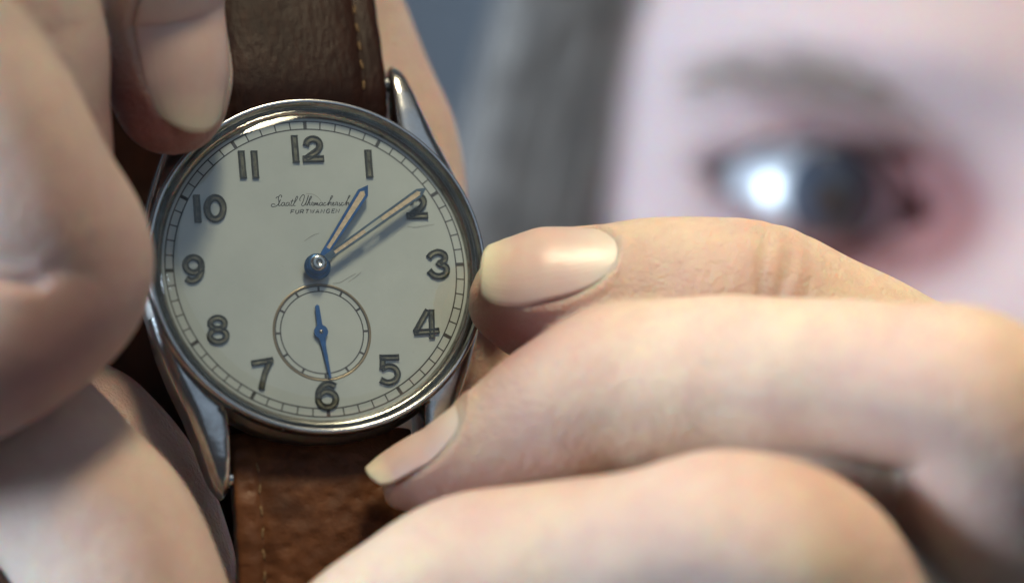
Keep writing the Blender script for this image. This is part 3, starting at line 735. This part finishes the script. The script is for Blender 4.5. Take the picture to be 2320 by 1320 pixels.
lathe('hub_collar', [(0.0, 0.9), (1.0, 0.9), (1.05, 1.0), (1.05, 1.18), (0.9, 1.26), (0, 1.26)], blue, watch, 64, center=hc2)
hc3 = dp(723, 594, 1.6)
lathe('hub_pin', [(0, 1.66), (0.22, 1.66), (0.26, 1.70), (0.55, 1.70), (0.72, 1.60), (0.78, 1.45), (0.78, 1.2)], steel, watch, 48, center=hc3)
# small seconds hand
zz = 0.32
b = dp(727.5, 751, zz); t = dp(749, 856, zz); tl = dp(718.5, 693, zz); d = (t-b)/np.linalg.norm(t-b); s_ = np.array([-d[1], d[0]])
dt = (tl-b)/np.linalg.norm(tl-b)
poly = [t+s_*0.10, b+d*1.4+s_*0.20]+[b+0.66*(math.cos(a)*d+math.sin(a)*s_) for a in np.linspace(0.5, 2.75, 10)]+[tl+s_*0.20, tl+dt*0.15, tl-s_*0.20]+[b+0.66*(math.cos(a)*d+math.sin(a)*s_) for a in np.linspace(-2.75, -0.5, 10)]+[b+d*1.4-s_*0.20, t-s_*0.10]
prism('seconds_hand', poly, zz-0.1, zz+0.03, blue, watch)
lathe('seconds_pin', [(0, zz+0.14), (0.14, zz+0.14), (0.17, zz+0.05)], steel_worn, watch, 24, center=b)

# crystal
prof = [(15.12, 0.5), (15.14, 0.95)]+[(15.14-0.10*a-0.55*a**2.0, 0.95+0.95*math.sin(a*math.pi/2)) for a in np.linspace(0.1, 1, 10)]
r0, z0 = prof[-1]
prof += [(r0*math.cos(a*math.pi/2)**1.0 if a < 1 else 0, z0+1.35*math.sin(a*math.pi/2)**1.0) for a in np.linspace(0.04, 1, 40)]
prof = [(r, z) for r, z in prof]
# flatten: elliptical dome
lathe('crystal', prof, crystalm, watch, 240)
for ln in [[(707, 421), (722, 422), (735, 430), (741, 438)], [(703, 529), (712, 522), (724, 515), (737, 511)], [(768, 625), (785, 623), (803, 612), (820, 603)], [(803, 622), (818, 612), (832, 600)], [(938, 496), (960, 497), (999, 491)]]:
    p = smoothline([dp(x, y, 2.6) for x, y in ln], 4)
    ribbon('scratch', [p], 0.035, 0.03, scratchm, watch)

# straps
def strap(sy, mat, path, hw0):
    pth = smoothline(path, 10); n = len(pth); V = []; F = []; I = []
    tt = np.gradient(pth, axis=0); tt /= np.linalg.norm(tt, axis=1)[:, None]; nn = np.stack([-tt[:, 1], tt[:, 0]], 1)
    th = 1.35
    sec = [(-1.0, -0.95), (-1.0, 0.15), (-0.985, 0.34), (-0.95, 0.46), (-0.90, 0.54), (-0.82, 0.60), (-0.765, 0.60), (-0.745, 0.50), (-0.725, 0.50), (-0.70, 0.62), (-0.60, 0.80), (-0.3, 0.97), (0, 1.0)]
    sec = sec+[(-a, b) for a, b in sec[-2::-1]]; m = len(sec)
    for i in range(n):
        hw = hw0-0.018*i*0.1
        for a, b in sec:
            q = pth[i]+nn[i]*b*th
            V.append((a*hw*(1+0.004*math.sin(i*0.9+a)), sy*q[0], q[1]))
    for i in range(n-1):
        for q in range(m):
            F.append((i*m+q, (i+1)*m+q, (i+1)*m+(q+1) % m, i*m+(q+1) % m)); I.append(1 if q in (0, m-2, m-1) else 0)
    F.append(tuple(range(m))); I.append(0); F.append(tuple((n-1)*m+q for q in range(m))); I.append(0)
    o = recalc(mesh('strap', V, F, [mat, edge_m], watch, True, mids=I))
    # stitches
    L = np.concatenate([[0], np.cumsum(np.linalg.norm(np.diff(pth, axis=0), axis=1))])
    bm = bmesh.new(); bmesh.ops.create_uvsphere(bm, u_segments=8, v_segments=5, radius=1)
    for v_ in bm.verts: v_.co = Vector((v_.co.x*0.14, v_.co.y*0.55, v_.co.z*0.13))*MM
    sme = bpy.data.meshes.new('stitch'); bm.to_mesh(sme); bm.free(); sme.materials.append(thread)
    sme.polygons.foreach_set('use_smooth', [True]*len(sme.polygons))
    s0 = 3.6
    while s0 < L[-1]-1:
        p = np.array([np.interp(s0, L, pth[:, 0]), np.interp(s0, L, pth[:, 1])]); nv = np.array([np.interp(s0, L, nn[:, 0]), np.interp(s0, L, nn[:, 1])])
        q = p+nv*(0.50*th+0.03)
        for sx in (-1, 1):
            st = bpy.data.objects.new('stitch', sme); col.objects.link(st); st.parent = o
            st.location = (sx*hw0*0.735*MM, sy*q[0]*MM, q[1]*MM)
            st.rotation_euler = (math.atan2(nv[0], nv[1])*-sy, 0, random.uniform(-0.22, 0.22))
        s0 += 1.95
    return o
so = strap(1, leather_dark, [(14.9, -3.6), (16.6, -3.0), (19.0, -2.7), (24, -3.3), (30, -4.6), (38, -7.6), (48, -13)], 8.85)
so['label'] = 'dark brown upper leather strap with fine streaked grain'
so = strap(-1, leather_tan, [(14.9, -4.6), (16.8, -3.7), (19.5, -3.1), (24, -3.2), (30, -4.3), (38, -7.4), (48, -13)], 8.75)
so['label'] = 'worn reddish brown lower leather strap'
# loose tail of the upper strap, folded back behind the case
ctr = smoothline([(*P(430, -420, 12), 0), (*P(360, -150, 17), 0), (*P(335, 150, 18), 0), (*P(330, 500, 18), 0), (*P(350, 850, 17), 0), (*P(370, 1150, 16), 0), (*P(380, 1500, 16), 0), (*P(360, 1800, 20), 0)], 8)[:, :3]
V = []; F = []; n_ = len(ctr)
for c_ in ctr:
    for dx, dy_ in [(-8.7, 0.9), (-8.75, -0.5), (-8.3, -0.9), (-6.4, -1.0), (-6.2, -0.8), (-5.9, -1.1), (0, -1.35), (5.9, -1.1), (6.2, -0.8), (6.4, -1.0), (8.3, -0.9), (8.75, -0.5), (8.7, 0.9)]:
        q = c_+np.array([dx, dy_, dx*0.08]); V.append(RM.T@(q-RC))
for i in range(n_-1):
    for q in range(13): F.append((i*13+q, (i+1)*13+q, (i+1)*13+(q+1) % 13, i*13+(q+1) % 13))
recalc(mesh('strap_tail', V, F, leather_dark, watch))
